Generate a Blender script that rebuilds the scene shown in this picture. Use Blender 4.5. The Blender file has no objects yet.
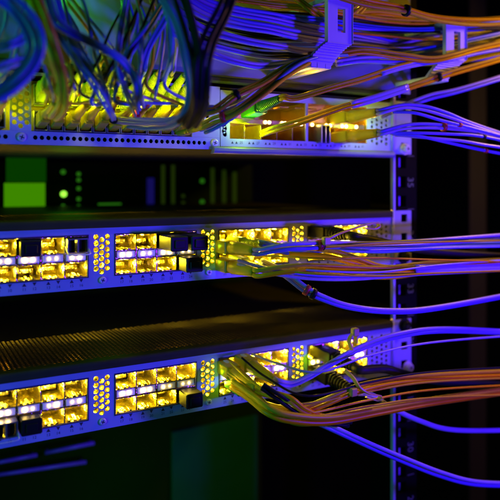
import bpy, math, random
from mathutils import Vector, Matrix, Quaternion

random.seed(7)
S = 0.001                      # everything below is written in millimetres
sc = bpy.context.scene
COL = sc.collection

# ------------------------------------------------------------------ camera frame
F_PX, CX, HZ = 640.0, 250.0, 181.0
TH = math.radians(28.9)
FWD = Vector((math.sin(TH), math.cos(TH), 0))
RGT = Vector((math.cos(TH), -math.sin(TH), 0))
CAM = Vector((-52.7, -397.0, 0))

def at(x, y, Y):
    """point (mm) on the plane Y seen at photo position x, y (500 px frame)"""
    d = FWD + RGT * ((x - CX) / F_PX) + Vector((0, 0, (HZ - y) / F_PX))
    t = (Y - CAM.y) / d.y
    return CAM + d * t

# ------------------------------------------------------------------ materials
def principled(name, color, rough=0.5, metal=0.0, spec=0.5, noise=0.0, nscale=60, bump=0.0, bscale=300, coat=0.0):
    m = bpy.data.materials.new(name); m.use_nodes = True
    nt = m.node_tree; b = nt.nodes['Principled BSDF']
    b.inputs['Base Color'].default_value = (*color, 1)
    b.inputs['Roughness'].default_value = rough
    b.inputs['Metallic'].default_value = metal
    b.inputs['Specular IOR Level'].default_value = spec
    if coat: b.inputs['Coat Weight'].default_value = coat
    tc = nt.nodes.new('ShaderNodeTexCoord')
    if noise:
        n = nt.nodes.new('ShaderNodeTexNoise'); n.inputs['Scale'].default_value = nscale
        n.inputs['Detail'].default_value = 5
        nt.links.new(tc.outputs['Object'], n.inputs['Vector'])
        mr = nt.nodes.new('ShaderNodeMapRange')
        mr.inputs['To Min'].default_value = 1 - noise; mr.inputs['To Max'].default_value = 1 + noise
        nt.links.new(n.outputs['Fac'], mr.inputs['Value'])
        mx = nt.nodes.new('ShaderNodeMix'); mx.data_type = 'RGBA'; mx.blend_type = 'MULTIPLY'
        mx.inputs['Factor'].default_value = 1
        mx.inputs['A'].default_value = (*color, 1)
        nt.links.new(mr.outputs['Result'], mx.inputs['B'])
        nt.links.new(mx.outputs['Result'], b.inputs['Base Color'])
        r2 = nt.nodes.new('ShaderNodeMapRange')
        r2.inputs['To Min'].default_value = max(0.03, rough - noise * .5); r2.inputs['To Max'].default_value = min(1, rough + noise * .5)
        nt.links.new(n.outputs['Fac'], r2.inputs['Value'])
        nt.links.new(r2.outputs['Result'], b.inputs['Roughness'])
    if bump:
        n2 = nt.nodes.new('ShaderNodeTexNoise'); n2.inputs['Scale'].default_value = bscale
        n2.inputs['Detail'].default_value = 3
        nt.links.new(tc.outputs['Object'], n2.inputs['Vector'])
        bp = nt.nodes.new('ShaderNodeBump'); bp.inputs['Strength'].default_value = bump
        bp.inputs['Distance'].default_value = 0.001
        nt.links.new(n2.outputs['Fac'], bp.inputs['Height'])
        nt.links.new(bp.outputs['Normal'], b.inputs['Normal'])
    return m

def glow(name, color, strength, base=(0.02, 0.03, 0.001)):
    m = principled(name, base, 0.35)
    b = m.node_tree.nodes['Principled BSDF']
    b.inputs['Specular IOR Level'].default_value = 0.0
    b.inputs['Emission Color'].default_value = (*color, 1)
    b.inputs['Emission Strength'].default_value = strength
    return m

M = {
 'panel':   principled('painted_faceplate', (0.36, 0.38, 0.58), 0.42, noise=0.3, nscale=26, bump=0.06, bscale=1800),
 'lid':     principled('black_sheet_steel', (0.045, 0.045, 0.018), 0.55, spec=0.06, noise=0.25, nscale=35),
 'inside':  principled('circuit_board', (0.34, 0.22, 0.05), 0.5, noise=0.5, nscale=220),
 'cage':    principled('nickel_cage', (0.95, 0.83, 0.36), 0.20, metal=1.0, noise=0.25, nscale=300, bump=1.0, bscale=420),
 'copper':  principled('copper_cage', (0.55, 0.36, 0.10), 0.34, metal=0.9, noise=0.3, nscale=160, bump=0.4, bscale=260),
 'strip':   principled('light_guide_plastic', (0.75, 0.75, 0.78), 0.35),
 'plug':    principled('black_rubber', (0.010, 0.010, 0.008), 0.42, spec=0.2, noise=0.2, nscale=120),
 'trans':   principled('transceiver_steel', (0.42, 0.43, 0.45), 0.3, metal=0.9, noise=0.15, nscale=150),
 'dark':    principled('black_plastic', (0.012, 0.012, 0.014), 0.35, noise=0.2, nscale=60),
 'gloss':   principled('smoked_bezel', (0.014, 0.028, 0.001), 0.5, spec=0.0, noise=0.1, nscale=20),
 'ink':     principled('printed_ink', (0.03, 0.03, 0.04), 0.6),
 'inkpale': principled('pale_rail_ink', (0.11, 0.14, 0.10), 0.7),
 'chrome':  principled('plated_screw', (0.80, 0.72, 0.80), 0.3, metal=0.3),
 'rail':    principled('black_rail', (0.004, 0.004, 0.003), 0.6, spec=0.03, noise=0.2, nscale=40),
 'zinc':    principled('zinc_flange', (0.50, 0.45, 0.70), 0.38, metal=0.3, noise=0.12, nscale=60),
 'wall':    principled('cabinet_steel', (0.012, 0.012, 0.004), 0.8, spec=0.0, noise=0.2, nscale=12),
 'post':    principled('olive_post', (0.028, 0.032, 0.001), 0.7, spec=0.1, noise=0.2, nscale=25),
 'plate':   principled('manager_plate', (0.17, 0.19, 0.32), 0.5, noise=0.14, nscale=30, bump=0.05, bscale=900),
 'ring':    principled('grey_ring_plastic', (0.58, 0.58, 0.70), 0.45, noise=0.08, nscale=80, bump=0.04, bscale=900),
 'grey':    principled('pale_grey_jacket', (0.17, 0.15, 0.56), 0.33, noise=0.10, nscale=90, bump=0.04, bscale=700),
 'lilac':   principled('lilac_jacket', (0.36, 0.32, 0.52), 0.30, noise=0.10, nscale=90, bump=0.04, bscale=700),
 'litedge': principled('violet_lit_edge', (0.34, 0.08, 0.42), 0.35, noise=0.3, nscale=40),  # violet light on the bars is mixed into this colour
 'ochre':   principled('ochre_jacket', (0.68, 0.52, 0.01), 0.4, spec=0.18, noise=0.12, nscale=90, bump=0.04, bscale=700),
 'aqua':    principled('aqua_jacket', (0.08, 0.20, 0.42), 0.33, noise=0.10, nscale=90, bump=0.04, bscale=700),
 'blue':    principled('blue_jacket', (0.03, 0.10, 0.48), 0.36, noise=0.10, nscale=90, bump=0.04, bscale=700),
 'orange':  principled('orange_jacket', (0.85, 0.48, 0.0), 0.36, spec=0.25, noise=0.12, nscale=90, bump=0.04, bscale=700),
 'yellow':  principled('yellow_jacket', (0.62, 0.46, 0.01), 0.36, spec=0.25, noise=0.12, nscale=90, bump=0.04, bscale=700),
 'black':   principled('black_jacket', (0.007, 0.007, 0.009), 0.5, spec=0.2, noise=0.2, nscale=90),
 'boot':    principled('beige_connector', (0.66, 0.50, 0.01), 0.38, spec=0.25, noise=0.10, nscale=120),
 'lime':    principled('lime_connector', (0.48, 0.62, 0.01), 0.36, spec=0.25, noise=0.10, nscale=120),
 'greenb':  principled('green_connector', (0.02, 0.20, 0.03), 0.36, noise=0.10, nscale=120),
 'red':     principled('red_marker', (0.55, 0.03, 0.02), 0.45),
 'tie':     principled('tan_tie', (0.62, 0.45, 0.08), 0.45),
 'sleeve':  principled('clear_sleeve', (0.36, 0.30, 0.60), 0.22, noise=0.08, nscale=150, coat=0.15),
 'greenpatch': principled('green_lit_front', (0.010, 0.10, 0.016), 0.6, spec=0.0, noise=0.3, nscale=14),  # green light on the front is put into this colour
 'led':     glow('amber_led', (1.0, 0.66, 0.16), 20.0, (0.8, 0.6, 0.3)),
 'ledgreen':glow('green_led', (0.35, 1.0, 0.06), 1.6),
 'dimgreen':glow('dim_green_led', (0.10, 0.75, 0.03), 0.17),
 'dimblue': glow('dim_blue_led', (0.06, 0.04, 0.9), 0.09),
 'screen':  glow('green_screen', (0.14, 0.72, 0.0), 0.33, (0.01, 0.03, 0.0)),
 'screendim': glow('green_screen_dim', (0.02, 0.45, 0.0), 0.08, (0.01, 0.03, 0.0)),
}

# ------------------------------------------------------------------ mesh builder
class MB:
    def __init__(s): s.v = []; s.f = []; s.smooth = []
    def quad(s, a, b, c, d, sm=False):
        n = len(s.v); s.v += [tuple(a), tuple(b), tuple(c), tuple(d)]; s.f.append((n, n+1, n+2, n+3)); s.smooth.append(sm)
    def poly(s, pts, sm=False):
        n = len(s.v); s.v += [tuple(p) for p in pts]; s.f.append(tuple(range(n, n+len(pts)))); s.smooth.append(sm)
    def box(s, x0, x1, y0, y1, z0, z1, bev=0.0, mat=None):
        """axis box with chamfered edges along all sides"""
        if bev <= 0:
            P = [(x, y, z) for x in (x0, x1) for y in (y0, y1) for z in (z0, z1)]
            F = [(0,1,3,2),(4,6,7,5),(0,4,5,1),(2,3,7,6),(0,2,6,4),(1,5,7,3)]
        else:
            b = min(bev, .45*min(x1-x0, y1-y0, z1-z0))
            P = []; idx = {}
            for i, x in enumerate((x0, x1)):
                for j, y in enumerate((y0, y1)):
                    for k, z in enumerate((z0, z1)):
                        sx, sy, sz = (1, -1)[i], (1, -1)[j], (1, -1)[k]
                        idx[i,j,k,'x'] = len(P); P.append((x, y+sy*b, z+sz*b))
                        idx[i,j,k,'y'] = len(P); P.append((x+sx*b, y, z+sz*b))
                        idx[i,j,k,'z'] = len(P); P.append((x+sx*b, y+sy*b, z))
            F = []
            for i in (0, 1): F.append([idx[i,j,k,'x'] for j, k in ((0,0),(1,0),(1,1),(0,1))])
            for j in (0, 1): F.append([idx[i,j,k,'y'] for i, k in ((0,0),(1,0),(1,1),(0,1))])
            for k in (0, 1): F.append([idx[i,j,k,'z'] for i, j in ((0,0),(1,0),(1,1),(0,1))])
            for i in (0, 1):
                for j in (0, 1): F.append([idx[i,j,0,'x'], idx[i,j,0,'y'], idx[i,j,1,'y'], idx[i,j,1,'x']])
                for k in (0, 1): F.append([idx[i,0,k,'x'], idx[i,0,k,'z'], idx[i,1,k,'z'], idx[i,1,k,'x']])
            for j in (0, 1):
                for k in (0, 1): F.append([idx[0,j,k,'y'], idx[0,j,k,'z'], idx[1,j,k,'z'], idx[1,j,k,'y']])
            for i in (0, 1):
                for j in (0, 1):
                    for k in (0, 1): F.append([idx[i,j,k,'x'], idx[i,j,k,'y'], idx[i,j,k,'z']])
        if mat is not None: P = [tuple(mat @ Vector(p)) for p in P]
        n = len(s.v); s.v += P
        for f in F: s.f.append(tuple(n+i for i in f)); s.smooth.append(False)
    def tube(s, pts, r, seg=10, caps=True, up=None, off=(0, 0)):
        """swept tube through pts (mm); r number or list; off = shift in the (side, up) frame"""
        n = len(pts); pts = [Vector(p) for p in pts]
        rs = r if isinstance(r, (list, tuple)) else [r]*n
        T = []
        for i in range(n):
            a = pts[max(0, i-1)]; b = pts[min(n-1, i+1)]
            t = (b-a); T.append(t.normalized() if t.length > 1e-9 else Vector((1,0,0)))
        u = Vector(up) if up else Vector((0, 0, 1))
        if abs(u.normalized().dot(T[0])) > .95: u = Vector((1, 0, 0))
        u = (u - T[0]*u.dot(T[0])).normalized()
        base = len(s.v)
        for i in range(n):
            if i:
                ax = T[i-1].cross(T[i])
                if ax.length > 1e-8: u = Quaternion(ax.normalized(), T[i-1].angle(T[i])) @ u
                u = (u - T[i]*u.dot(T[i])).normalized()
            w = T[i].cross(u)
            c = pts[i] + w*off[0] + u*off[1]
            for k in range(seg):
                a = 2*math.pi*k/seg
                s.v.append(tuple(c + (w*math.cos(a) + u*math.sin(a))*rs[i]))
        for i in range(n-1):
            for k in range(seg):
                a = base+i*seg+k; b = base+i*seg+(k+1) % seg
                s.f.append((a, b, b+seg, a+seg)); s.smooth.append(True)
        if caps:
            s.f.append(tuple(base+k for k in range(seg))[::-1]); s.smooth.append(False)
            s.f.append(tuple(base+(n-1)*seg+k for k in range(seg))); s.smooth.append(False)
    def ribbon(s, pts, w, t, wdir):
        """flat strap: width w along wdir, thickness t"""
        pts = [Vector(p) for p in pts]; n = len(pts); base = len(s.v); W = Vector(wdir).normalized()
        for i in range(n):
            T = (pts[min(n-1, i+1)]-pts[max(0, i-1)]).normalized()
            N = T.cross(W).normalized(); V = N.cross(T).normalized()
            for a, b in ((-1,-1),(1,-1),(1,1),(-1,1)): s.v.append(tuple(pts[i]+V*a*w/2+N*b*t/2))
        for i in range(n-1):
            for k in range(4):
                a = base+i*4+k; b = base+i*4+(k+1) % 4
                s.f.append((a, b, b+4, a+4)); s.smooth.append(False)
        s.f.append((base+3, base+2, base+1, base)); s.smooth.append(False)
        e = base+(n-1)*4; s.f.append((e, e+1, e+2, e+3)); s.smooth.append(False)
    def holecell(s, x0, x1, z0, z1, r, fn, depth, seg=8):
        """rectangle x0..x1, z0..z1 with a round hole of radius r; fn(a, b, d) maps to 3-D, d = depth"""
        cx, cz = (x0+x1)/2, (z0+z1)/2; hx, hz = (x1-x0)/2, (z1-z0)/2
        n = len(s.v)
        for k in range(seg):
            a = 2*math.pi*k/seg; c, q = math.cos(a), math.sin(a); m = max(abs(c), abs(q))
            s.v.append(fn(cx+hx*c/m, cz+hz*q/m, 0))
        for d in (0, depth):
            for k in range(seg):
                a = 2*math.pi*k/seg
                s.v.append(fn(cx+r*math.cos(a), cz+r*math.sin(a), d))
        for k in range(seg):
            k2 = (k+1) % seg
            s.f.append((n+k, n+k2, n+seg+k2, n+seg+k)); s.smooth.append(False)
            s.f.append((n+seg+k, n+seg+k2, n+2*seg+k2, n+2*seg+k)); s.smooth.append(True)
    def add(s, o, mat):
        n = len(s.v); s.v += [tuple(mat @ Vector(p)) for p in o.v]
        s.f += [tuple(n+i for i in f) for f in o.f]; s.smooth += o.smooth
    def mesh(s, name, mat):
        me = bpy.data.meshes.new(name)
        me.from_pydata([(x*S, y*S, z*S) for x, y, z in s.v], [], s.f)
        me.polygons.foreach_set('use_smooth', s.smooth)
        me.materials.append(mat); me.update()
        return me
    def build(s, name, mat, parent=None, **kw):
        return link(name, s.mesh(name, mat), parent, **kw)

def link(name, me, parent=None, loc=None):
    o = bpy.data.objects.new(name, me); COL.objects.link(o)
    if parent is not None:
        o.parent = parent
        if loc is None: o.location = -Vector(parent.location)      # meshes are written in world mm
    if loc is not None: o.location = Vector(loc)*S
    return o

def thing(name, label, cat, loc, group=None):
    o = bpy.data.objects.new(name, None); COL.objects.link(o)
    o.location = Vector(loc)*S; o.empty_display_size = 0.01
    tag(o, label, cat, group)
    return o
def tag(o, label, cat, group=None):
    o['label'] = label; o['category'] = cat
    if group: o['group'] = group
    return o
def struct(o): o['kind'] = 'structure'; return o

def smooth_path(pts, per=10):
    P = [Vector(p) for p in pts]
    if len(P) < 3: return P
    P = [P[0]*2-P[1]] + P + [P[-1]*2-P[-2]]
    out = []
    for i in range(1, len(P)-2):
        a, b, c, d = P[i-1:i+3]
        for k in range(per):
            t = k/per
            out.append(.5*((2*b)+(c-a)*t+(2*a-5*b+4*c-d)*t*t+(3*b-a-3*c+d)*t**3))
    out.append(P[-2]); return out

# lettering
_txt = {}
def text_mb(body):
    if body in _txt: return _txt[body]
    cu = bpy.data.curves.new('lettering', 'FONT'); cu.body = body; cu.align_x = 'CENTER'; cu.align_y = 'CENTER'
    cu.resolution_u = 2; cu.extrude = 0.0
    ob = bpy.data.objects.new('lettering', cu); COL.objects.link(ob)
    bpy.context.view_layer.update()
    me = ob.evaluated_get(bpy.context.evaluated_depsgraph_get()).to_mesh()
    m = MB(); m.v = [tuple(v.co) for v in me.vertices]; m.f = [tuple(p.vertices) for p in me.polygons]; m.smooth = [False]*len(m.f)
    ob.evaluated_get(bpy.context.evaluated_depsgraph_get()).to_mesh_clear()
    bpy.data.objects.remove(ob); bpy.data.curves.remove(cu)
    _txt[body] = m; return m

# ================================================================== SWITCHES
U = 43.7
XL, XR = -142.0, 297.0            # body width
BOT = {1: 21.5, 2: -67.5, 3: -156.3}
G0, GP, CW = 68.9, 73.5, 13.93    # first column of the second visible group, group pitch, column width
def gx(g): return G0 + (g-2)*GP
LO, MID0, MID1, HI = 8.0, 17.8, 23.0, 33.4

def front(a, b, d): return (a, d, b)

def plate_with_openings(mb, x0, x1, z0, z1, openings, vents, t=1.2, holes=()):
    """faceplate at Y = 0: openings = rectangles left out, vents = rectangles filled with staggered round holes"""
    cut = list(openings)+[v[:4] for v in vents]
    xs = sorted({x0, x1, *[c[0] for c in cut], *[c[1] for c in cut]}); zs = sorted({z0, z1, *[c[2] for c in cut], *[c[3] for c in cut]})
    for i in range(len(xs)-1):
        for k in range(len(zs)-1):
            cx, cz = (xs[i]+xs[i+1])/2, (zs[k]+zs[k+1])/2
            if any(c[0] < cx < c[1] and c[2] < cz < c[3] for c in cut): continue
            mb.quad((xs[i],0,zs[k]), (xs[i+1],0,zs[k]), (xs[i+1],0,zs[k+1]), (xs[i],0,zs[k+1]))
    for c in openings:
        a, b, lo, hi = c
        mb.quad((a,0,lo),(a,0,hi),(a,t,hi),(a,t,lo)); mb.quad((b,0,lo),(b,t,lo),(b,t,hi),(b,0,hi))
        mb.quad((a,0,lo),(a,t,lo),(b,t,lo),(b,0,lo)); mb.quad((a,0,hi),(b,0,hi),(b,t,hi),(a,t,hi))
    for a, b, lo, hi, ncol, nrow, r in vents:
        cw = (b-a)/ncol; ch = (hi-lo)/(nrow+.5)
        for j in range(ncol):
            o = ch*.5 if j % 2 == 0 else 0
            if o: mb.quad((a+j*cw,0,lo),(a+(j+1)*cw,0,lo),(a+(j+1)*cw,0,lo+o),(a+j*cw,0,lo+o))
            else: mb.quad((a+j*cw,0,hi-ch*.5),(a+(j+1)*cw,0,hi-ch*.5),(a+(j+1)*cw,0,hi),(a+j*cw,0,hi))
            for q in range(nrow):
                mb.holecell(a+j*cw, a+(j+1)*cw, lo+o+q*ch, lo+o+(q+1)*ch, r, front, t, 16)
    # outer rim
    mb.quad((x0,0,z0),(x0,t,z0),(x1,t,z0),(x1,0,z0)); mb.quad((x0,0,z1),(x1,0,z1),(x1,t,z1),(x0,t,z1))
    mb.quad((x0,0,z0),(x0,0,z1),(x0,t,z1),(x0,t,z0)); mb.quad((x1,0,z0),(x1,t,z0),(x1,t,z1),(x1,0,z1))

def perforated_lid(x0, x1, y0, y1, z, lip):
    mb = MB()
    px_, py_ = 2.9, 3.3
    nx = int((x1-x0-10)/px_); ny = int((y1-y0-10)/py_)
    ax = x0+5; ay = y0+6
    fn = lambda a, b, d: (a, b, z-d)
    for j in range(nx):
        o = py_*.5 if j % 2 else 0
        a = ax+j*px_
        if o: mb.quad((a,ay,z),(a+px_,ay,z),(a+px_,ay+o,z),(a,ay+o,z))
        else: mb.quad((a,ay+ny*py_,z),(a+px_,ay+ny*py_,z),(a+px_,ay+(ny+.5)*py_,z),(a,ay+(ny+.5)*py_,z))
        for q in range(ny):
            mb.holecell(a, a+px_, ay+o+q*py_, ay+o+(q+1)*py_, 1.2, fn, .5, 8)
    bx, by = ax+nx*px_, ay+(ny+.5)*py_
    mb.quad((x0,y1,z),(x1,y1,z),(x1,360,z),(x0,360,z))
    mb.quad((x0,y0,z),(x1,y0,z),(x1,ay,z),(x0,ay,z)); mb.quad((x0,by,z),(x1,by,z),(x1,y1,z),(x0,y1,z))
    mb.quad((x0,ay,z),(ax,ay,z),(ax,by,z),(x0,by,z)); mb.quad((bx,ay,z),(x1,ay,z),(x1,by,z),(bx,by,z))
    # rolled front lip
    pr = [(y0, z), (y0-1.0, z-.3), (y0-1.6, z-1.0), (y0-1.8, z-2.0), (y0-1.8, z-lip), (y0-.3, z-lip)]
    for (a, b), (c, d) in zip(pr, pr[1:]): mb.quad((x0,a,b),(x1,a,b),(x1,c,d),(x0,c,d), True)
    mb.poly([(x0,a,b) for a, b in pr]); mb.poly([(x1,a,b) for a, b in pr])
    return mb

# one receptacle: open box with spring fingers and an inner connector, local origin at its lower left front corner
def receptacle_mesh(w, h, d, matname):
    mb = MB(); t = .35
    def foil(o, u, v, nu, nv, n, amp):
        # crumpled sheet: corner o, edge vectors u and v, dented along n
        o, u, v, n = Vector(o), Vector(u), Vector(v), Vector(n)
        P = [[o+u*(a/nu)+v*(b/nv)+n*(random.uniform(0, amp) if 0 < a < nu and 0 < b < nv else 0) for b in range(nv+1)] for a in range(nu+1)]
        for a in range(nu):
            for b in range(nv):
                if random.random() < .5: mb.poly([P[a][b], P[a+1][b], P[a+1][b+1]]); mb.poly([P[a][b], P[a+1][b+1], P[a][b+1]])
                else: mb.poly([P[a][b], P[a+1][b], P[a][b+1]]); mb.poly([P[a+1][b], P[a+1][b+1], P[a][b+1]])
    foil((t,.4,t), (0,d-.4,0), (0,0,h-2*t), 9, 4, (1,0,0), .9); foil((w-t,.4,t), (0,d-.4,0), (0,0,h-2*t), 9, 4, (-1,0,0), .9)
    foil((t,.4,t), (w-2*t,0,0), (0,d-.4,0), 6, 9, (0,0,1), .9); foil((t,.4,h-t), (w-2*t,0,0), (0,d-.4,0), 6, 9, (0,0,-1), .9)
    foil((t,d,t), (w-2*t,0,0), (0,0,h-2*t), 6, 4, (0,-1,0), 5)
    # rim
    for a, b, c, e in ((0,w,0,t),(0,w,h-t,h),(0,t,t,h-t),(w-t,w,t,h-t)):
        mb.quad((a,.4,c),(b,.4,c),(b,.4,e),(a,.4,e))
    # bent spring fingers on floor, roof and sides
    for k in range(3):
        x = 1.6+k*3.7+random.uniform(-.5, .5); w2 = random.uniform(1.2, 2.2)
        mb.box(x, x+w2, 1.0, random.uniform(5, 9), t, t+.7, .2, Matrix.Rotation(math.radians(random.uniform(2, 8)), 4, 'X'))
        mb.box(x, x+w2, 1.2, random.uniform(5, 11), h-1.5, h-1.0, .2, Matrix.Translation((0,0,.5)) @ Matrix.Rotation(math.radians(-random.uniform(2, 7)), 4, 'X'))
    mb.box(2.2, w-2.2, random.uniform(13, 20), 30, h*.28, h*.58, .4)
    return mb.mesh('receptacle', M[matname])
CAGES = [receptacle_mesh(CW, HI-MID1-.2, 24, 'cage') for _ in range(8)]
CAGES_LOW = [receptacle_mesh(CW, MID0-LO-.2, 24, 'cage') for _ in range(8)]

def led_mesh():
    mb = MB(); mb.tube([(0,0,0),(0,-.5,0),(0,-.8,0)], [1.2,1.15,.7], 12); return mb.mesh('indicator_light', M['led'])
LED = led_mesh()

def lamp(name, loc, color, watts, radius=1.0):
    l = bpy.data.lights.new(name, 'POINT'); l.color = color; l.energy = watts; l.shadow_soft_size = radius*S
    o = bpy.data.objects.new(name, l); COL.objects.link(o); o.location = Vector(loc)*S
    return o

def screw(mb, x, z, r, y=0):
    mb.tube([(x,y,z),(x,y-.9,z),(x,y-1.5,z)], [r, r, r*.75], 18)
def screw_slots(mb, x, z, r, y):
    for a in (20, 110):
        m = Matrix.Translation((x, y, z)) @ Matrix.Rotation(math.radians(a), 4, 'Y')
        mb.box(-r*.62, r*.62, -.08, .3, -r*.13, r*.13, 0, m)

def ear(root, b, side='panel'):
    mb = MB()
    z0, z1 = b+.4, b+U-.4
    op = [(307.2, 313.8, b+z-3.2, b+z+3.2) for z in (6.6, 21.8, 37.2)]
    plate_with_openings(mb, XR+1.2, 318, z0, z1, op, [], 1.6)
    # rolled edge toward the body
    mb.tube([(XR+1.0, .2, z0), (XR+1.0, .2, z1)], 1.7, 12)
    return mb.build('mounting_ear', M['panel'], root)

def number_row(mb, b, g, first):
    for c in range(4):
        x = gx(g)+c*CW
        for k in (0, 1):
            cx = x+CW*(.3+.42*k)
            h = 5.9
            if k == 0: mb.poly([(cx-1.25,-.06,b+h-1.1),(cx+1.25,-.06,b+h-1.1),(cx,-.06,b+h+1.0)])
            else: mb.poly([(cx-1.25,-.06,b+h+1.0),(cx,-.06,b+h-1.1),(cx+1.25,-.06,b+h+1.0)])
            m = Matrix.Translation((cx, -.06, b+3.0)) @ Matrix.Rotation(math.radians(90), 4, 'X') @ Matrix.Scale(2.5, 4)
            mb.add(text_mb(str(first+c*2+k)), m)

def case_part(root, b):
    mb = MB()
    mb.box(XL, XR, 1.3, 360, b, b+1.0)                       # floor
    mb.box(XL, XL+1, 1.3, 360, b+1.0, b+U-1.2); mb.box(XR-1, XR, 1.3, 360, b+1.0, b+U-1.2)
    mb.box(XL+1, XR-1, 359, 360, b+1.0, b+U-1.2)
    return mb.build('case', M['lid'], root)

def plain_ports(root, b, groups, led_groups, skip=()):
    for g in groups:
        for c in range(4):
            x = gx(g)+c*CW
            link('receptacle', random.choice(CAGES), root, (x-root['ox'], 0-root['oy'], b+MID1+.1-root['oz']))
            link('receptacle', random.choice(CAGES_LOW), root, (x-root['ox'], 0-root['oy'], b+LO+.1-root['oz']))
        for c in range(4):
            x = gx(g)+c*CW
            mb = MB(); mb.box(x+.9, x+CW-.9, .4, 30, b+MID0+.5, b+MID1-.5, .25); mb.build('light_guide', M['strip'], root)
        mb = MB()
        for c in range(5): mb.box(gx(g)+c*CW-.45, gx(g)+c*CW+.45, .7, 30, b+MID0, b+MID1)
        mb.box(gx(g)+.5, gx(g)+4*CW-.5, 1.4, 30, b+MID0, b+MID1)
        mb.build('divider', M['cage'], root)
        for c in range(4):
            for k in (0, 1):
                if (g, c, k) in skip: continue
                o = link('indicator_light', LED, root, (gx(g)+c*CW+CW*(.33+.32*k)-root['ox'], .3-root['oy'], b+(MID0+MID1)/2-root['oz']))
                f = random.choice((.55, .8, 1, 1, 1.15, 1.25)); o.scale = (f, 1, f)

def make_switch(n, label):
    b = BOT[n]
    root = thing('network_switch', label, 'network switch', ((XL+XR)/2, 180, b), 'network switches mounted in the rack')
    root['ox'], root['oy'], root['oz'] = (XL+XR)/2, 180.0, b
    case_part(root, b)
    pl = MB()
    op = [(gx(g), gx(g)+4*CW, b+LO, b+HI) for g in range(0, 5)]
    vents = [(gx(g)+4*CW+3.7, gx(g)+4*CW+14.3, b+8.6, b+34.4, 3, 6, 1.70) for g in (0, 1, 2, 3)]
    vents.append((gx(4)+4*CW+3.0, XR-3.0, b+6.5, b+34.5, 4, 7, 1.35))
    plate_with_openings(pl, XL, XR, b+.2, b+38.0, op, vents)
    pl.build('faceplate', M['panel'], root)
    for v in vents[:4]:
        vb = MB(); cw = (v[1]-v[0])/3; ch = (v[3]-v[2])/6.5
        for j in range(3):
            for q in range(6):
                x, z = v[0]+(j+.5)*cw, v[2]+(ch*.5 if j % 2 == 0 else 0)+(q+.5)*ch
                vb.tube([(x,1.25,z),(x,2.4,z),(x,5,z)], 1.72, 12, False)
        vb.quad((v[0]-2,20,v[2]-2),(v[1]+2,20,v[2]-2),(v[1]+2,20,v[3]+2),(v[0]-2,20,v[3]+2))
        vb.build('vent_screen', M['cage'], root)
    bl = MB()
    for g in range(0, 5):                                    # black gasket line round each opening
        a, c, lo, hi = gx(g), gx(g)+4*CW, b+LO, b+HI
        for q in ((a-.7,c+.7,lo-.7,lo),(a-.7,c+.7,hi,hi+.7),(a-.7,a,lo,hi),(c,c+.7,lo,hi)):
            bl.box(q[0], q[1], -.35, .2, q[2], q[3])
    bl.build('opening_frame', M['ink'], root)
    perforated_lid(XL, XR, 0, 84, b+U, 5.4).build('lid', M['lid'], root)
    for i, g in enumerate(range(0, 5)):
        mk = MB(); number_row(mk, b, g, 1+8*i)
        mk.build('port_markings', M['ink'], root)
    for g in range(0, 5):
        sx = gx(g)+4*CW+8.6 if g < 4 else None
        if sx:
            m1 = MB(); screw(m1, sx+.8, b+5.2, 2.3)
            o = m1.build('screw', M['chrome'], root)
            m2 = MB(); screw_slots(m2, sx+.8, b+5.2, 2.0, -1.5)
            so = m2.build('slot', M['ink'], o); so.location = (0, 0, 0)
    plain_ports(root, b, range(0, 5), None)
    ear(root, b)
    bd = MB(); bd.box(XL+2, XR-2, 40, 300, b+5, b+6.6)
    for k in range(60):
        x = random.uniform(XL+10, XR-25); y = random.uniform(42, 120)
        bd.box(x, x+random.uniform(4, 16), y, y+random.uniform(4, 16), b+6.6, b+random.uniform(9, 24), .4)
    bd.build('circuit_board', M['inside'], root)
    return root

AMB = (1.0, 0.76, 0.02)
sw2 = make_switch(2, 'middle switch with glowing amber ports and black perforated lid, between two others')
sw3 = make_switch(3, 'bottom switch whose wide perforated lid shows above its glowing amber ports')

port_watts = 0.04
for n in (2, 3):
    b = BOT[n]
    for g in range(1, 5):
        for c in range(4):
            x = gx(g)+(c+.5)*CW
            lamp('port_fill_light', (x, 9, b+MID1+6.5), AMB, port_watts*random.choice((.35, .7, 1, 1.3, 1.7)))
            lamp('port_fill_light', (x, 9, b+LO+5.2), AMB, port_watts*random.choice((.3, .6, .9, 1.2, 1.6)))
    # glow of the board behind the vents
    for g in (1, 2, 3):
        lamp('board_light', (gx(g)+4*CW+9, 11, b+28), AMB, .012*random.uniform(.4, 1.3), 2); lamp('board_light', (gx(g)+4*CW+9, 11, b+14), AMB, .012*random.uniform(.3, 1.2), 2)
    for x, e in ((-40, .2), (-5, .18), (20, .06), (62, .12), (95, .12), (135, .09), (180, .11), (235, .10)):
        lamp('board_light', (x, 62+random.uniform(-10, 10), b+36), (1.0, .60, .04), e, 3)

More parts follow.
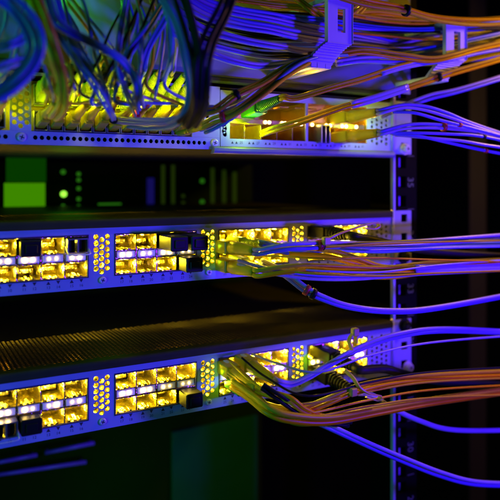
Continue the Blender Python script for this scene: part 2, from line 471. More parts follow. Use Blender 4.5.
# ------------------------------------------------------------------ top chassis: patch module on the left, switch module on the right
def make_top():
    b = BOT[1]
    root = thing('network_switch', 'top switch crowded with fibre connectors, a row of small round holes along its left edge', 'network switch', ((XL+XR)/2, 180, b), 'network switches mounted in the rack')
    root['ox'], root['oy'], root['oz'] = (XL+XR)/2, 180.0, b
    case_part(root, b)
    xm = 143.0
    pl = MB()
    vent_rows = [(18.0, 133.0, b+2.4, b+6.6, 30, 1, 1.35), (XL+8, 5.0, b+2.4, b+6.6, 38, 1, 1.35)]
    # single row of holes: cells built directly so the row is straight
    xs = [XL, XL+8, 5.0, 18.0, 133.0, xm-.3]
    for i in range(5):
        if i in (1, 3):
            n = 36 if i == 1 else 30; cw = (xs[i+1]-xs[i])/n
            for k in range(n): pl.holecell(xs[i]+k*cw, xs[i]+(k+1)*cw, b+2.6, b+6.4, 1.4, front, 1.4, 16)
        else: pl.quad((xs[i],0,b+2.6),(xs[i+1],0,b+2.6),(xs[i+1],0,b+6.4),(xs[i],0,b+6.4))
    pl.box(XL, xm-.3, 0, 1.2, b+.2, b+2.6); 
    pl.quad((XL,0,b+6.4),(xm-.3,0,b+6.4),(xm-.3,0,b+8.2),(XL,0,b+8.2))
    pl.quad((XL,0,b+8.2),(xm-.3,0,b+8.2),(xm-.3,6,b+8.2),(XL,6,b+8.2))
    plate_with_openings(pl, 5.5, 17.5, b+8.3, b+U-2, [], [(6.2, 16.8, b+9, b+37, 3, 6, 1.5)])
    plate_with_openings(pl, 122.0, xm-.3, b+8.3, b+U-2, [], [(124, 135, b+14, b+38, 3, 5, 1.5)])
    pl.box(XL, xm-.3, 0, 1.2, b+U-2, b+U-.2)
    pl.build('faceplate', M['panel'], root)
    # right module plate
    pr = MB()
    op = [(gx(3)+8.0, gx(4)-2, b+8, b+36.5), (gx(4), gx(4)+4*CW, b+8, b+36.5)]
    vents = [(xm+2.5, gx(3)+4.5, b+9, b+35, 3 if gx(3)-xm > 7 else 2, 6, 1.6), (gx(4)+4*CW+3.0, XR-3.0, b+6.5, b+34.5, 4, 7, 1.35)]
    plate_with_openings(pr, xm+.3, XR, b+2.4, b+41.5, op, vents)
    pr.build('module_plate', M['panel'], root)
    lipm = MB()
    prof = [(0,b+2.2),(-2.2,b+2.0),(-3.4,b+1.0),(-3.6,b-.8),(-2.8,b-2.2),(-1.0,b-2.6),(3,b-2.6)]
    for (a, z), (c, w) in zip(prof, prof[1:]): lipm.quad((xm-6,a,z),(XR+.5,a,z),(XR+.5,c,w),(xm-6,c,w), True)
    lipm.poly([(xm-6,a,z) for a, z in prof]); lipm.poly([(XR+.5,a,z) for a, z in prof])
    lipm.build('tray_lip', M['plate'], root)
    # open cavity behind the right module
    cv = MB()
    for a, c in ((gx(3)+8.0, gx(4)-2), (gx(4), gx(4)+4*CW)):
        lo, hi = b+8, b+36.5; d = 36
        cv.quad((a,1.2,lo),(a,d,lo),(a,d,hi),(a,1.2,hi)); cv.quad((c,1.2,lo),(c,1.2,hi),(c,d,hi),(c,d,lo))
        cv.quad((a,1.2,lo),(c,1.2,lo),(c,d,lo),(a,d,lo)); cv.quad((a,1.2,hi),(a,d,hi),(c,d,hi),(c,1.2,hi))
        cv.quad((a,d,lo),(c,d,lo),(c,d,hi),(a,d,hi))
        k = 0
        while a+13.5*k < c-6:
            x = a+13.5*k; cv.box(x, x+.5, 4, d, lo, lo+11, .1); cv.box(x+2, x+10, 3, 26, lo+24.5, lo+25.3, .2); k += 1
    cv.build('port_cavity', M['copper'], root)
    ls = MB(); ls.box(gx(3)+8.2, gx(4)+4*CW-.2, 2.2, 5, b+19.2, b+22.6, .3)
    ls.build('light_guide', M['copper'], root)
    for px_ in (266, 270, 283, 286, 297, 302, 313, 327, 331, 343, 347, 357):
        p = at(px_, 122, 1.0)
        link('indicator_light', LED, root, (p.x-root['ox'], 2.1-root['oy'], b+20.9-root['oz']))
    mk = MB()
    for i in range(9):
        x = gx(3)+10+i*13.5
        for q in (0, 3.2):
            mk.poly([(x+q-1,-.06,b+4.6),(x+q+1,-.06,b+4.6),(x+q,-.06,b+6.4)])
        mk.add(text_mb(str(25+2*i)), Matrix.Translation((x+7, -.06, b+5.4)) @ Matrix.Rotation(math.radians(90), 4, 'X') @ Matrix.Scale(2.6, 4))
    mk.build('port_markings', M['ink'], root)
    for x, z in ((12.0, b+4.4), (138.5, b+4.6)):
        m1 = MB(); screw(m1, x, z, 2.7); o = m1.build('screw', M['chrome'], root)
        m2 = MB(); screw_slots(m2, x, z, 2.3, -1.5); so = m2.build('slot', M['ink'], o); so.location = (0,0,0)
    # sockets of the patch module: two rows of adapters set in a dark frame
    sk = MB()
    for row in (0, 1):
        for k in range(11):
            x = 18.8+k*8.9; z = b+8.6+row*15.9
            for q in ((x,x+.7,z,z+12),(x+7.8,x+8.5,z,z+12),(x+.7,x+7.8,z,z+.7),(x+.7,x+7.8,z+11.3,z+12)):
                sk.box(q[0], q[1], -1, 18, q[2], q[3], .15)
        for k in range(9):
            x = -80+k*9.3; z = b+9.5+row*15.5
            for q in ((x,x+.7,z,z+12),(x+7.8,x+8.5,z,z+12),(x+.7,x+7.8,z,z+.7),(x+.7,x+7.8,z+11.3,z+12)):
                sk.box(q[0], q[1], -1, 18, q[2], q[3], .15)
    sk.build('adapter_block', M['trans'], root)
    bk = MB(); bk.box(XL+2, xm-2, 18.2, 20, b+8, b+41); bk.build('back_board', M['inside'], root)
    tp = MB(); tp.box(XL, XR, 1.4, 360, b+U-1.1, b+U-.1); tp.build('lid', M['lid'], root)
    ear(root, b)
    return root
sw1 = make_top()
b1 = BOT[1]
for px_, w in ((252, .012), (275, .014), (300, .014), (325, .016), (345, .016)):
    p = at(px_, 122, 10); lamp('port_fill_light', (p.x, 12, b1+31), (1.0, .42, .01), w*.13, 2)
for k in range(7):
    lamp('port_fill_light', (29+k*14, -4, b1+24), (0.80, 1.0, .0), .004, 1.5); lamp('port_fill_light', (31+k*14, -30, b1+24), (1.0, .92, .0), .011, 1.5)  # row farther out in front is unseen, added to brighten the boots
for k in range(3):
    lamp('port_fill_light', (-30+k*12, -4, b1+23), (0.86, 1.0, .0), .007, 1.5)
for x in (6.5, 148): lamp('board_light', (x+4, 10, b1+22), (.7, 1.0, .0), .006, 2)
for q in ((228,248,4),(226,262,4),(231,374,4),(236,384,4),(247,128,4),(245,125,-6),(318,362,6),(318,245,6),(372,124,-14)):
    p = at(*q); lamp('port_fill_light', tuple(p), (.5, 1.0, .0), .022, 1.5)
for q in ((219.5,246,-6),(219.5,262,-6),(222,372,-7),(226,388,-9),(311,362,-6),(242,128,-7)):
    lamp('port_fill_light', tuple(at(*q)), (.35, 1.0, .0), .0022, 1)  # unseen lamps added to tint plate edges and connector sides green

# ================================================================== plugs and transceivers standing in ports
def in_port(g, c, row): return gx(g)+c*CW, BOT, (MID1 if row else LO)
def dust_plug(n, g, c, row, length, label, wide=0):
    x = gx(g)+c*CW; z = BOT[n]+(MID1+.3 if row else LO+.3)
    root = thing('port_plug', label, 'port plug', (x+CW/2, -length, z), 'black plugs closing switch ports')
    mb = MB(); mb.box(x+1.1-wide, x+CW-.9+wide*.4, -length, -.6, z-.4, z+9.2, .7); mb.box(x+1.4, x+CW-1.4, -.6, 14, z+.6, z+8.4, .3)
    mb.build('body', M['plug'], root)
    m2 = MB(); m2.box(x+3.6, x+CW-3.4, -length-1.0, -length+.2, z+1.6, z+6.8, .4); m2.build('grip', M['plug'], root)
    return root
def transceiver(n, g, c, row, length, label):
    x = gx(g)+c*CW; z = BOT[n]+(MID1+.3 if row else LO+.3)
    root = thing('transceiver', label, 'transceiver', (x+CW/2, -length, z), 'bare transceivers waiting in switch ports')
    mb = MB()
    x0, x1 = x+.6, x+CW-.6
    mb.box(x0, x0+.7, -length, 20, z, z+9); mb.box(x1-.7, x1, -length, 20, z, z+9)
    mb.box(x0+.7, x1-.7, -length, 20, z+8.3, z+9); mb.box(x0+.7, x1-.7, -length, 20, z, z+.7); mb.box(x+CW/2-.5, x+CW/2+.5, -length, 20, z+.7, z+8.3)
    mb.build('shell', M['trans'], root)
    m2 = MB()
    for q in (x0+.8, x+CW/2+.6): m2.box(q, q+4.4, -length+3, -length+10, z+1, z+8.1, .3)
    m2.build('socket', M['plug'], root)
    m3 = MB(); m3.tube(smooth_path([(x0-.2,-length+4,z+4),(x0-.2,-length-2,z+1),(x0+1,-length-4,z-.4),(x1-1,-length-4,z-.4),(x1+.2,-length-2,z+1),(x1+.2,-length+4,z+4)], 5), .45, 6)
    m3.build('bail_latch', M['chrome'], root)
    return root
dust_plug(2, 1, 1, 1, 7, 'square black port plug in the middle switch, upper row at the far left')
transceiver(2, 1, 3, 1, 5, 'open transceiver with two dark sockets in the middle switch beside a hole vent')
dust_plug(2, 2, 2, 1, 22, 'long black plug jutting from the upper row of the middle switch', 0)
dust_plug(2, 2, 3, 1, 22, 'long black plug covering part of the middle switch vent, upper row')
dust_plug(2, 2, 3, 0, 14, 'short black plug below the long pair on the middle switch')
dust_plug(3, 1, 1, 0, 9, 'square black plug in the lower row of the bottom switch, far left')
transceiver(3, 1, 0, 0, 8, 'open transceiver with wire latch at the left end of the bottom switch')
dust_plug(3, 2, 3, 0, 14, 'black plug beside the vent and screw of the bottom switch')

def cavity_transceiver(label, x_, y0, y1):
    a, c = at(x_-4.5, y1, -6), at(x_+4.5, y0, -6)
    root = thing('transceiver', label, 'transceiver', ((a.x+c.x)/2, -6, a.z), 'bare transceivers waiting in switch ports')
    mb = MB(); w_ = c.x-a.x
    mb.box(a.x, a.x+.8, -6, 24, a.z, c.z); mb.box(c.x-.8, c.x, -6, 24, a.z, c.z); mb.box(a.x+.8, c.x-.8, -6, 24, c.z-.8, c.z); mb.box(a.x+w_/2-.4, a.x+w_/2+.4, -6, 24, a.z, c.z-.8)
    mb.build('shell', M['trans'], root)
    m2 = MB(); m2.box(a.x+1.0, c.x-1.0, 4, 12, a.z+1.5, c.z-3, .3); m2.build('socket', M['plug'], root)
cavity_transceiver('open transceiver standing in the brown lit port cavity of the top switch', 326, 125, 143)

# ================================================================== CABLES
UPV = Vector((0, 0, 1))
PAIR = {'grey': ('grey', 'lilac'), 'orange': ('orange', 'ochre'), 'yellow': ('yellow', 'ochre'), 'blue': ('blue', 'aqua')}  # paired tints paint the uneven light on neighbouring strands
def strands(pts, r, n, twist, mat, root):
    """each strand of a cord is a mesh of its own; neighbours wander a little and differ in tint"""
    m = PAIR.get(mat, (mat, mat)); ph = random.uniform(0, 6.28); k = random.choice((0, 0, 1)); a = min(1.2, r*.5)
    for i in range(n):
        o = (i-(n-1)/2)*2*r*1.04
        P = []
        for q, p in enumerate(pts):
            f = q/max(1, len(pts)-1); w = min(1, 6*f)*a if n > 1 else 0
            P.append(Vector(p)+Vector((0, math.sin(ph+i*2.1+f*7)*w, math.cos(ph+i*1.7+f*9)*w*.45)))
        mb = MB(); mb.tube(P, r, 10, True, UPV, (math.sin(twist)*o, math.cos(twist)*o))
        mb.build('jacket' if n == 1 else 'strand', M[m[(i+k) % 2]], root)

def boot_at(pos, d, style, root):
    """connector: housing, latch, ribbed boot; returns the point where its cable leaves"""
    pos = Vector(pos); d = Vector(d).normalized()
    side = d.cross(UPV).normalized(); up = side.cross(d).normalized()
    R = Matrix((side, -d, up)).transposed().to_4x4(); Mx = Matrix.Translation(pos) @ R      # local -Y runs out of the port
    hw, hh, hl, bl, rb, mat, ribs = style['hw'], style['hh'], style['hl'], style['bl'], style['rb'], style['mat'], style.get('ribs', 9)
    mb = MB(); mb.box(-hw, hw, -hl, 8, -hh, hh, .7, Mx); mb.box(-hw*.8, hw*.8, -hl-2.2, -hl+.2, -hh*.8, hh*.8, .6, Mx)
    h = mb.build('connector', M[style.get('hmat', mat)], root)
    lt = MB(); lt.box(-1.6, 1.6, -hl*.95, -1, hh+.25, hh+1.0, .25, Mx @ Matrix.Translation((0,0,-.3)) @ Matrix.Rotation(math.radians(6), 4, 'X'))
    l = lt.build('latch', M[style.get('lmat', 'strip')], h); l.location = (0, 0, 0)
    bt = MB(); P = []; Rr = []
    n = max(2, ribs)
    for k in range(n):
        t0 = hl+2+bl*k/n; tp = 1-.42*(k/n)
        for q, rr in ((0, 1.0), (.62, 1.0), (.68, .86), (.97, .86)):
            P.append(Mx @ Vector((0, -(t0+bl/n*q), 0))); Rr.append(rb*tp*rr if ribs > 2 else rb*(1-.42*(k+q)/n))
    bt.tube(P, Rr, 14)
    bt.build('boot', M[mat], root)
    return P[-1], d

STY = {
 'lime':  dict(hw=3.2, hh=4.2, hl=10, bl=21, rb=3.3, mat='lime', ribs=13),
 'beige': dict(hw=3.1, hh=4.0, hl=11, bl=22, rb=3.1, mat='boot', ribs=1),
 'small': dict(hw=3.0, hh=3.2, hl=7, bl=12, rb=2.6, mat='boot', ribs=1),
 'big':   dict(hw=5.2, hh=4.3, hl=15, bl=30, rb=4.9, mat='boot', ribs=1),
 'bigrib':dict(hw=5.2, hh=4.0, hl=13, bl=24, rb=4.2, mat='greenb', ribs=13),
 'dac':   dict(hw=5.6, hh=4.6, hl=16, bl=22, rb=5.2, mat='black', hmat='plug', lmat='trans', ribs=8),
}

def band_on(path, frac, r, mat, root, name, length=3.0, flat=1.0):
    i = max(1, min(len(path)-2, int(frac*(len(path)-1))))
    p = Vector(path[i]); t = (Vector(path[i+1])-Vector(path[i-1])).normalized()
    mb = MB(); mb.tube([p-t*length*.5, p-t*length*.4, p+t*length*.4, p+t*length*.5], [r*.85, r, r, r*.85], 12, True, UPV)
    return mb.build(name, M[mat], root)
def sleeve_on(path, f0, f1, r, n, root, name='label_sleeve', mat='sleeve'):
    a, b = int(f0*(len(path)-1)), int(f1*(len(path)-1))
    mb = MB(); seg = path[a:b+1]
    for i in range(n):
        mb.tube(seg, r*1.38, 10, True, UPV, (0, (i-(n-1)/2)*2*r))
    return mb.build(name, M[mat], root)

def cable(label, pts, mat, r=1.05, n=2, group=None, name='fibre_cable', conn=None, twist=0.0, bands=(), sleeves=(), per=10, world=False):
    """pts: (x, y, Y) in photo px and mm; conn: (position mm, direction, style) placed first"""
    W = [Vector(p) if world else at(*p) for p in pts]
    loc = conn[0] if conn else W[0]
    root = thing(name, label, 'cable', loc, group)
    lead = []
    if conn:
        e, d = boot_at(conn[0], conn[1], STY[conn[2]], root)
        lead = [e - d*3, e + d*4]
    path = smooth_path(lead + W, per)
    strands(path, r, n, twist, mat, root)
    for f, m in bands: band_on(path, f, r*n*1.04+.8 if n > 1 else r*1.5, m, root, 'marker_ring')
    for f0, f1 in sleeves: sleeve_on(path, f0, f1, r, n, root)
    return root, path

# ---- connectors and patch cords of the top left module ---------------------------------
G_LOW, G_UP = 'lower row patch cords of the top switch', 'upper row patch cords of the top switch'
ORD = ['first', 'second', 'third', 'fourth', 'fifth', 'sixth', 'seventh', 'eighth', 'ninth', 'tenth', 'eleventh']
low_desc = [o+' yellow connector of the lower row counting right from the bright screw' for o in ORD]
tops = [(30,-12),(44,-14),(50,-14),(56,-14),(60,-14),(64,-14),(120,-14),(128,-14),(140,-14),(152,-14),(166,-14)]
mids = [(50,62),(60,66),(72,76),(84,66),(96,78),(108,68),(120,76),(128,62),(140,74),(152,62),(170,62)]
lowmat = ['yellow','yellow','yellow','grey','blue','yellow','blue','grey','aqua','yellow','aqua']
for k in range(11):
    x = 19+4.0+k*8.9; z = b1+14.6
    d = Vector((.06*random.uniform(-1, 1), -1, .20+.12*random.random()))
    mx_, my_ = mids[k]; tx, ty = tops[k]
    p0 = Vector((x, 0, z))
    yy = -46-random.uniform(0, 10)
    cable('patch cord: '+low_desc[k], [(mx_-4, my_+26, yy-6), (mx_, my_, yy-8), ((mx_+tx)/2+random.uniform(-6, 6), (my_+ty)/2, yy-4), (tx, ty, yy+10)], lowmat[k], 1.0, 2 if k in (0, 1) else 1, G_LOW,
          'patch_cord', (p0, d, 'beige'), twist=random.uniform(0, 1.2), bands=[(.22, 'red')] if k in (4, 6) else [])
up_desc = [o+' ribbed lime connector of the upper row counting right from the green plate' for o in ORD]
utops = [(38,-12),(46,-12),(52,-12),(56,-12),(62,-12),(124,-12),(134,-12),(146,-12),(158,-12),(170,-12),(180,-12)]
upmat = ['yellow','yellow','blue','yellow','aqua','blue','aqua','yellow','grey','aqua','grey']
for k in range(11):
    x = 19+4.0+k*8.9; z = b1+30.5
    d = Vector((.05*random.uniform(-1, 1), -1, .36+.14*random.random()))
    tx, ty = utops[k]
    e = Vector((x, 0, z)) + d.normalized()*32
    yy = -42-random.uniform(0, 14)
    q = at(tx, ty, yy+14)
    mid = (e+q)/2 + Vector((4, -8, -2))
    cable('patch cord: '+up_desc[k], [e+Vector((1.5,-3,7)), mid, q], upmat[k], 1.0, 1, G_UP, 'patch_cord', (Vector((x, 0, z)), d, 'lime'), world=True)
# connectors left of the screw, at the picture edge
left_desc = ['orange tipped patch cord at the left edge, lower row beside the screw', 'lower left patch cord with red ring, left of the screw',
             'lime patch cord at the left edge, upper row', 'lime patch cord with red ring left of the screw, upper row']
for k in range(4):
    row = k // 2; x = -15+(k % 2)*11; z = b1+15+row*16
    d = Vector((.05, -1, .2)); e = Vector((x, 0, z)) + d.normalized()*30
    q = [(14, 60, -62), (24, 62, -58), (6, 20, -50), (22, 10, -52)][k]; q2 = [(30, -12, -50), (44, -12, -46), (0, -12, -40), (18, -12, -40)][k]
    cable('patch cord: '+left_desc[k], [e+Vector((3,-5,6)), at(*q), at(*q2)], ['aqua','blue','aqua','grey'][k], 1.0, 1, 'patch cords left of the screw', 'patch_cord',
          (Vector((x, 0, z)), d, ['beige','beige','lime','lime'][k]), bands=[(.12, 'red')], world=True)

# ---- loose foreground cables, upper left
cable('thick blue cable looping down at the left edge of the picture', [(-2,-6,-92),(12,4,-92),(28,22,-94),(36,44,-96),(30,64,-98),(12,84,-100),(-8,97,-100)], 'blue', 1.5, 3, None, twist=.5)
cable('pale cable curling in from the left edge behind the blue loop', [(-8,48,-84),(8,45,-86),(22,38,-84),(30,24,-80),(26,-8,-74)], 'aqua', 1.2, 2, None)
cable('dark green cable crossing the left edge under the blue loop', [(-8,70,-80),(10,64,-82),(30,56,-78),(44,30,-70),(42,-10,-66)], 'grey', 1.1, 2, None)
cable('broad olive cable pair falling beside the green plate', [(33,-8,-88),(44,20,-88),(54,50,-84),(62,80,-76),(63,104,-62),(56,115,-34),(52,118,-8)], 'yellow', 1.6, 2, None, twist=.9)
cable('second olive cable pair bending behind the broad one', [(24,-10,-78),(36,30,-78),(46,58,-72),(52,82,-58),(50,98,-36),(48,104,-8)], 'yellow', 1.3, 2, None, twist=.7)
cable('wide blue ribbon crossing in front of the green plate', [(48,-8,-74),(56,20,-78),(74,34,-80),(100,47,-80),(122,60,-78),(136,80,-72),(139,100,-58),(142,110,-14)], 'blue', 1.3, 2, None, twist=.2)
cable('blue cord slanting down over the lime connectors', [(40,-8,-66),(60,36,-70),(78,62,-74),(96,88,-74),(111,114,-66),(114,121,-24)], 'blue', .85, 2, None, bands=[(.97, 'black')])
cable('blue cord with red ring hanging over the lime connectors', [(54,-10,-62),(70,40,-66),(88,66,-70),(102,84,-70),(109,103,-62),(112,112,-20)], 'blue', .8, 2, None, bands=[(.95, 'red')])
cable('bright blue cord ending in front of the adapter row', [(128,-10,-66),(120,34,-70),(118,62,-74),(124,86,-72),(134,108,-60),(137,116,-18)], 'blue', .85, 2, None, bands=[(.96, 'red')])
cable('thin green cord hanging before the green plate', [(78,-10,-56),(86,10,-58),(91,36,-58),(96,60,-54),(104,86,-46)], 'aqua', 1.0, 1, None)
cable('dark cord crossing from the top to the lime connectors', [(172,-10,-60),(152,22,-64),(134,46,-66),(120,68,-62),(112,88,-50)], 'aqua', 1.1, 2, None)
cable('dark teal cord crossing behind the dark bundle', [(180,-10,-66),(162,24,-68),(148,48,-68),(140,74,-62),(136,92,-52)], 'blue', 1.0, 2, None)
cable('green cord falling left of the dark bundle', [(158,-10,-86),(166,12,-88),(172,36,-90),(170,60,-84),(163,80,-70)], 'aqua', 1.2, 1, None)
cable('green and blue cord curving under the dark bundle', [(160,-6,-92),(176,22,-96),(184,50,-98),(190,86,-96),(186,112,-88),(172,124,-72),(150,126,-40),(128,124,-8)], 'aqua', 1.3, 2, None, twist=.8)
cable('yellow green cord sweeping under the lime connectors', [(166,-8,-86),(182,30,-90),(192,70,-92),(194,104,-88),(180,119,-76),(150,122,-52),(126,121,-24),(112,119,-4)], 'grey', 1.3, 2, None, twist=.8)
cable('black cable bundle hanging down the middle, left arm of its fork', [(178,-12,-112),(186,12,-114),(193,38,-116),(198,62,-116),(200,90,-108),(196,112,-96),(184,124,-84)], 'black', 1.45, 3, 'black cables forking down in front of the top switch', 'power_cable', twist=.6)
cable('black cable bundle hanging down the middle, right arm of its fork', [(233,-14,-112),(224,10,-114),(210,38,-117),(203,62,-119),(201,90,-112),(199,110,-100),(190,126,-86)], 'black', 1.45, 3, 'black cables forking down in front of the top switch', 'power_cable', twist=.5)

for k in range(14):
    x0 = 24+k*10.2+random.uniform(-5, 5); x1 = 44+k*8.2+random.uniform(-8, 8); y1 = random.uniform(84, 108); Y0 = random.uniform(-60, -34)
    sw = random.uniform(-16, 16)
    if 58 < x0 < 118: x0 = x0-48 if x0 < 88 else x0+44
    cable('thin cord in the tangle hanging over the lime connectors of the top switch', [(x0, -10, Y0+10), (x0*.7+x1*.3+sw, 26, Y0-4), (x0*.35+x1*.65+sw*.8, 56, Y0-8), (x1+sw*.2, y1-12, Y0-6), (x1-1, y1, -22), (x1-3, y1+6, -4)],
          random.choice(('blue','blue','aqua','grey','yellow','black')), random.uniform(.65, .9), random.choice((1, 1, 2)), 'thin cords in the tangle at the top left', bands=[(.86, 'red')] if k % 5 == 0 else [])
for k in range(10):
    y0 = 4+k*5.5+random.uniform(-2, 2); Y0 = random.uniform(-34, -14)
    cable('thin cord running right among the pale ribbons through the cable rings', [(176+random.uniform(-10,10), y0-26, Y0), (214, y0-8, Y0), (262, y0+2+random.uniform(-2,2), Y0-4), (320, y0+6-k*.4, Y0-6), (385, 20+k*4, Y0-4), (440, 24+k*3.5+random.uniform(-3,3), Y0-4), (530, 18+k*3.2+random.uniform(-6,6), Y0-6)],
          random.choice(('grey','black','orange','black','blue')), random.uniform(.7, 1.0), random.choice((1, 2)), 'thin cords among the pale ribbons')

# ---- pale ribbons through the cable rings
RB = 'pale ribbons running through the cable rings'
cable('topmost pale ribbon running right behind the tall ring', [(178,-14,-40),(208,4,-40),(240,12,-40),(275,18,-40),(305,25,-38),(335,31,-34),(365,38,-30),(402,46,-26),(440,44,-24),(520,40,-24)], 'grey', 1.25, 3, RB)
cable('second pale ribbon from the top behind the tall ring', [(170,-8,-44),(205,14,-44),(240,24,-44),(270,29,-44),(297,35,-42),(335,41,-36),(365,45,-32),(402,50,-28),(440,52,-26),(520,46,-26)], 'grey', 1.25, 3, RB)
cable('middle pale ribbon with a blue green tint behind the tall ring', [(166,2,-40),(200,28,-40),(222,35,-40),(250,42,-40),(280,47,-40),(305,51,-38),(340,52,-34),(380,52,-30),(430,40,-28),(520,30,-26)], 'grey', 1.3, 2, RB)
cable('fourth pale ribbon, thin and shadowed, behind the tall ring', [(166,14,-36),(196,40,-36),(222,48,-36),(255,55,-36),(285,57,-36),(330,56,-34),(380,50,-30),(440,48,-28),(520,50,-26)], 'grey', 1.0, 2, RB)
cable('lowest pale ribbon sagging before the bright plate', [(170,30,-52),(194,46,-52),(214,55,-52),(236,62,-52),(262,66,-50),(290,63,-44),(330,58,-38),(380,60,-34),(440,62,-30),(520,52,-28)], 'grey', 1.3, 2, RB)
cable('pale ribbon right of the tall ring along its top slot', [(300,10,-24),(345,24,-26),(380,28,-28),(415,27,-28),(440,26,-28),(470,28,-30),(520,26,-30)], 'grey', 1.2, 2, RB)
cable('violet ribbon between the two rings', [(290,30,-20),(345,38,-22),(385,42,-22),(430,38,-24),(470,36,-26),(520,34,-26)], 'grey', 1.2, 2, RB)

# ---- olive cords fanning up from the top switch to the ring
FAN = 'cords fanning from the top switch up to the tall ring'
cable('upper fan cord with black and red rings, nearest the bright plate', [(196,118,-50),(206,112,-56),(218,108,-60),(236,95,-62),(262,83,-60),(290,66,-54),(325,54,-44),(365,52,-36),(405,58,-32),(445,56,-30),(520,36,-30)], 'yellow', 1.25, 2, FAN, bands=[(.42, 'black')], conn=(at(164,119,0), Vector((.5,-1,.14)), 'small'))
cable('second fan cord with a red ring above the module seam', [(200,126,-46),(214,120,-54),(234,113,-62),(262,94,-64),(288,74,-58),(322,57,-46),(365,55,-38),(405,60,-34),(450,62,-32),(520,48,-32)], 'yellow', 1.25, 2, FAN, bands=[(.32, 'red')], conn=(at(172,126,0), Vector((.5,-1,.14)), 'small'))
cable('low fan cord lying under the dark bundle, yellow lit', [(196,112,-46),(210,108,-58),(226,108,-58),(262,90,-54),(300,66,-48),(340,57,-40),(400,56,-36),(520,44,-32)], 'grey', 1.0, 2, FAN, conn=(at(166,112,0), Vector((.4,-1,.10)), 'small'))
cable('blue fan cord lying lowest beside the module seam', [(206,130,-46),(217,125,-54),(232,116,-60),(252,100,-62),(300,62,-56),(340,54,-46),(400,54,-40),(520,30,-36)], 'blue', 1.2, 2, FAN, conn=(at(180,131,0), Vector((.45,-1,.06)), 'small'))
# ---- orange cords leaving the right module
def conn_px(x, y, d, style): return (at(x, y, 0), Vector(d), style)
cable('brown cord with a pale sleeve leaving the green ribbed connector', [(296,98,-44),(330,88,-50),(362,79,-52),(400,67,-50),(440,59,-46),(470,51,-44),(492,46,-42),(525,40,-40)], 'orange', 1.1, 2, 'orange cords rising right from the top switch', conn=(at(252,111,0), Vector((0,-1,.12)), 'bigrib'), sleeves=[(.5, .66)], bands=[(.90, 'black')])
cable('orange cord with a long pale sleeve ending in a black strap', [(256,136,20),(272,130,-18),(300,122,-34),(340,108,-44),(376,98,-48),(415,85,-48),(448,74,-46),(480,65,-44),(525,52,-42)], 'orange', 1.25, 2, 'orange cords rising right from the top switch', sleeves=[(.42, .60)], bands=[(.72, 'black')])
cable('orange cable along the top right edge with a black strap', [(330,-8,-60),(366,3,-60),(400,9,-60),(430,17,-58),(460,21,-56),(490,22,-54),(525,20,-54)], 'orange', 1.6, 2, None, bands=[(.38, 'black')])
cable('bright yellow cords bunched at the top beside the tall ring', [(372,-8,-30),(362,6,-34),(352,14,-34),(338,26,-30)], 'yellow', 1.5, 3, None)
cable('orange brown cord slanting behind the tall ring at the top', [(246,-8,-30),(270,4,-30),(300,8,-30),(325,22,-26),(345,34,-22)], 'orange', 1.6, 2, None)
cable('amber lit cord pair at the top, left of the tall ring', [(286,-10,-40),(304,4,-42),(318,14,-40),(334,24,-34),(356,16,-30),(385,14,-30),(440,24,-30)], 'orange', 1.3, 2, None)
cable('wide orange ribbon between the two rings, upper one', [(338,55,-44),(365,51,-48),(400,56,-50),(430,60,-50),(452,56,-50),(480,48,-46),(525,38,-44)], 'orange', 1.3, 2, 'orange ribbons between the two rings')
cable('wide orange ribbon between the two rings, lower one', [(336,63,-42),(365,59,-46),(400,60,-48),(425,62,-48),(452,58,-46),(480,51,-44),(525,43,-42)], 'grey', 1.3, 2, 'orange ribbons between the two rings')
# ---- two yellow uniboot connectors at the right end of the top switch, each with its tails
V1 = 'tails of the two yellow connectors at the top right'
zc = {}
def tail(label, pts, mat, conn=None, bands=(), r=1.15): return cable(label, pts, mat, r, 1 if conn is None else 2, V1, conn=conn, bands=bands)
tail('upper yellow connector with two pale tails bending right', [(404,106,-54),(425,108,-56),(447,115,-56),(470,124,-56),(525,142,-54)], 'grey', (at(338,119,0), Vector((0,-1,.02)), 'big'), r=1.2)
tail('lower yellow connector with pale tail and red ring', [(404,127,-52),(425,126,-54),(452,128,-56),(480,133,-56),(525,146,-54)], 'grey', (at(339,138,0), Vector((0,-1,.02)), 'big'), bands=[(.62, 'red')], r=1.2)
tail('pale tail with a red ring between the two yellow connectors', [(392,112,-50),(415,113,-58),(440,120,-60),(464,126,-60),(525,142,-58)], 'grey', None, [(.74, 'red')])
tail('pale tail with a black ring below the lower yellow connector', [(390,133,-50),(420,133,-58),(450,134,-62),(480,136,-62),(525,145,-60)], 'grey', None, [(.79, 'black')])
tail('lowest pale tail with a red ring at the top right', [(392,134,-50),(418,136,-58),(450,143,-62),(482,150,-62),(525,158,-60)], 'grey', None, [(.79, 'red')])
tail('pale tail with a small black ring ending lower right', [(395,135,-48),(430,138,-60),(462,141,-64),(492,146,-64),(525,150,-62)], 'grey', None, [(.86, 'black')])
cable('violet cord pair rising to the upper right edge', [(380,116,-20),(404,106,-30),(430,97,-36),(460,90,-40),(525,70,-40)], 'grey', 1.3, 2, None)

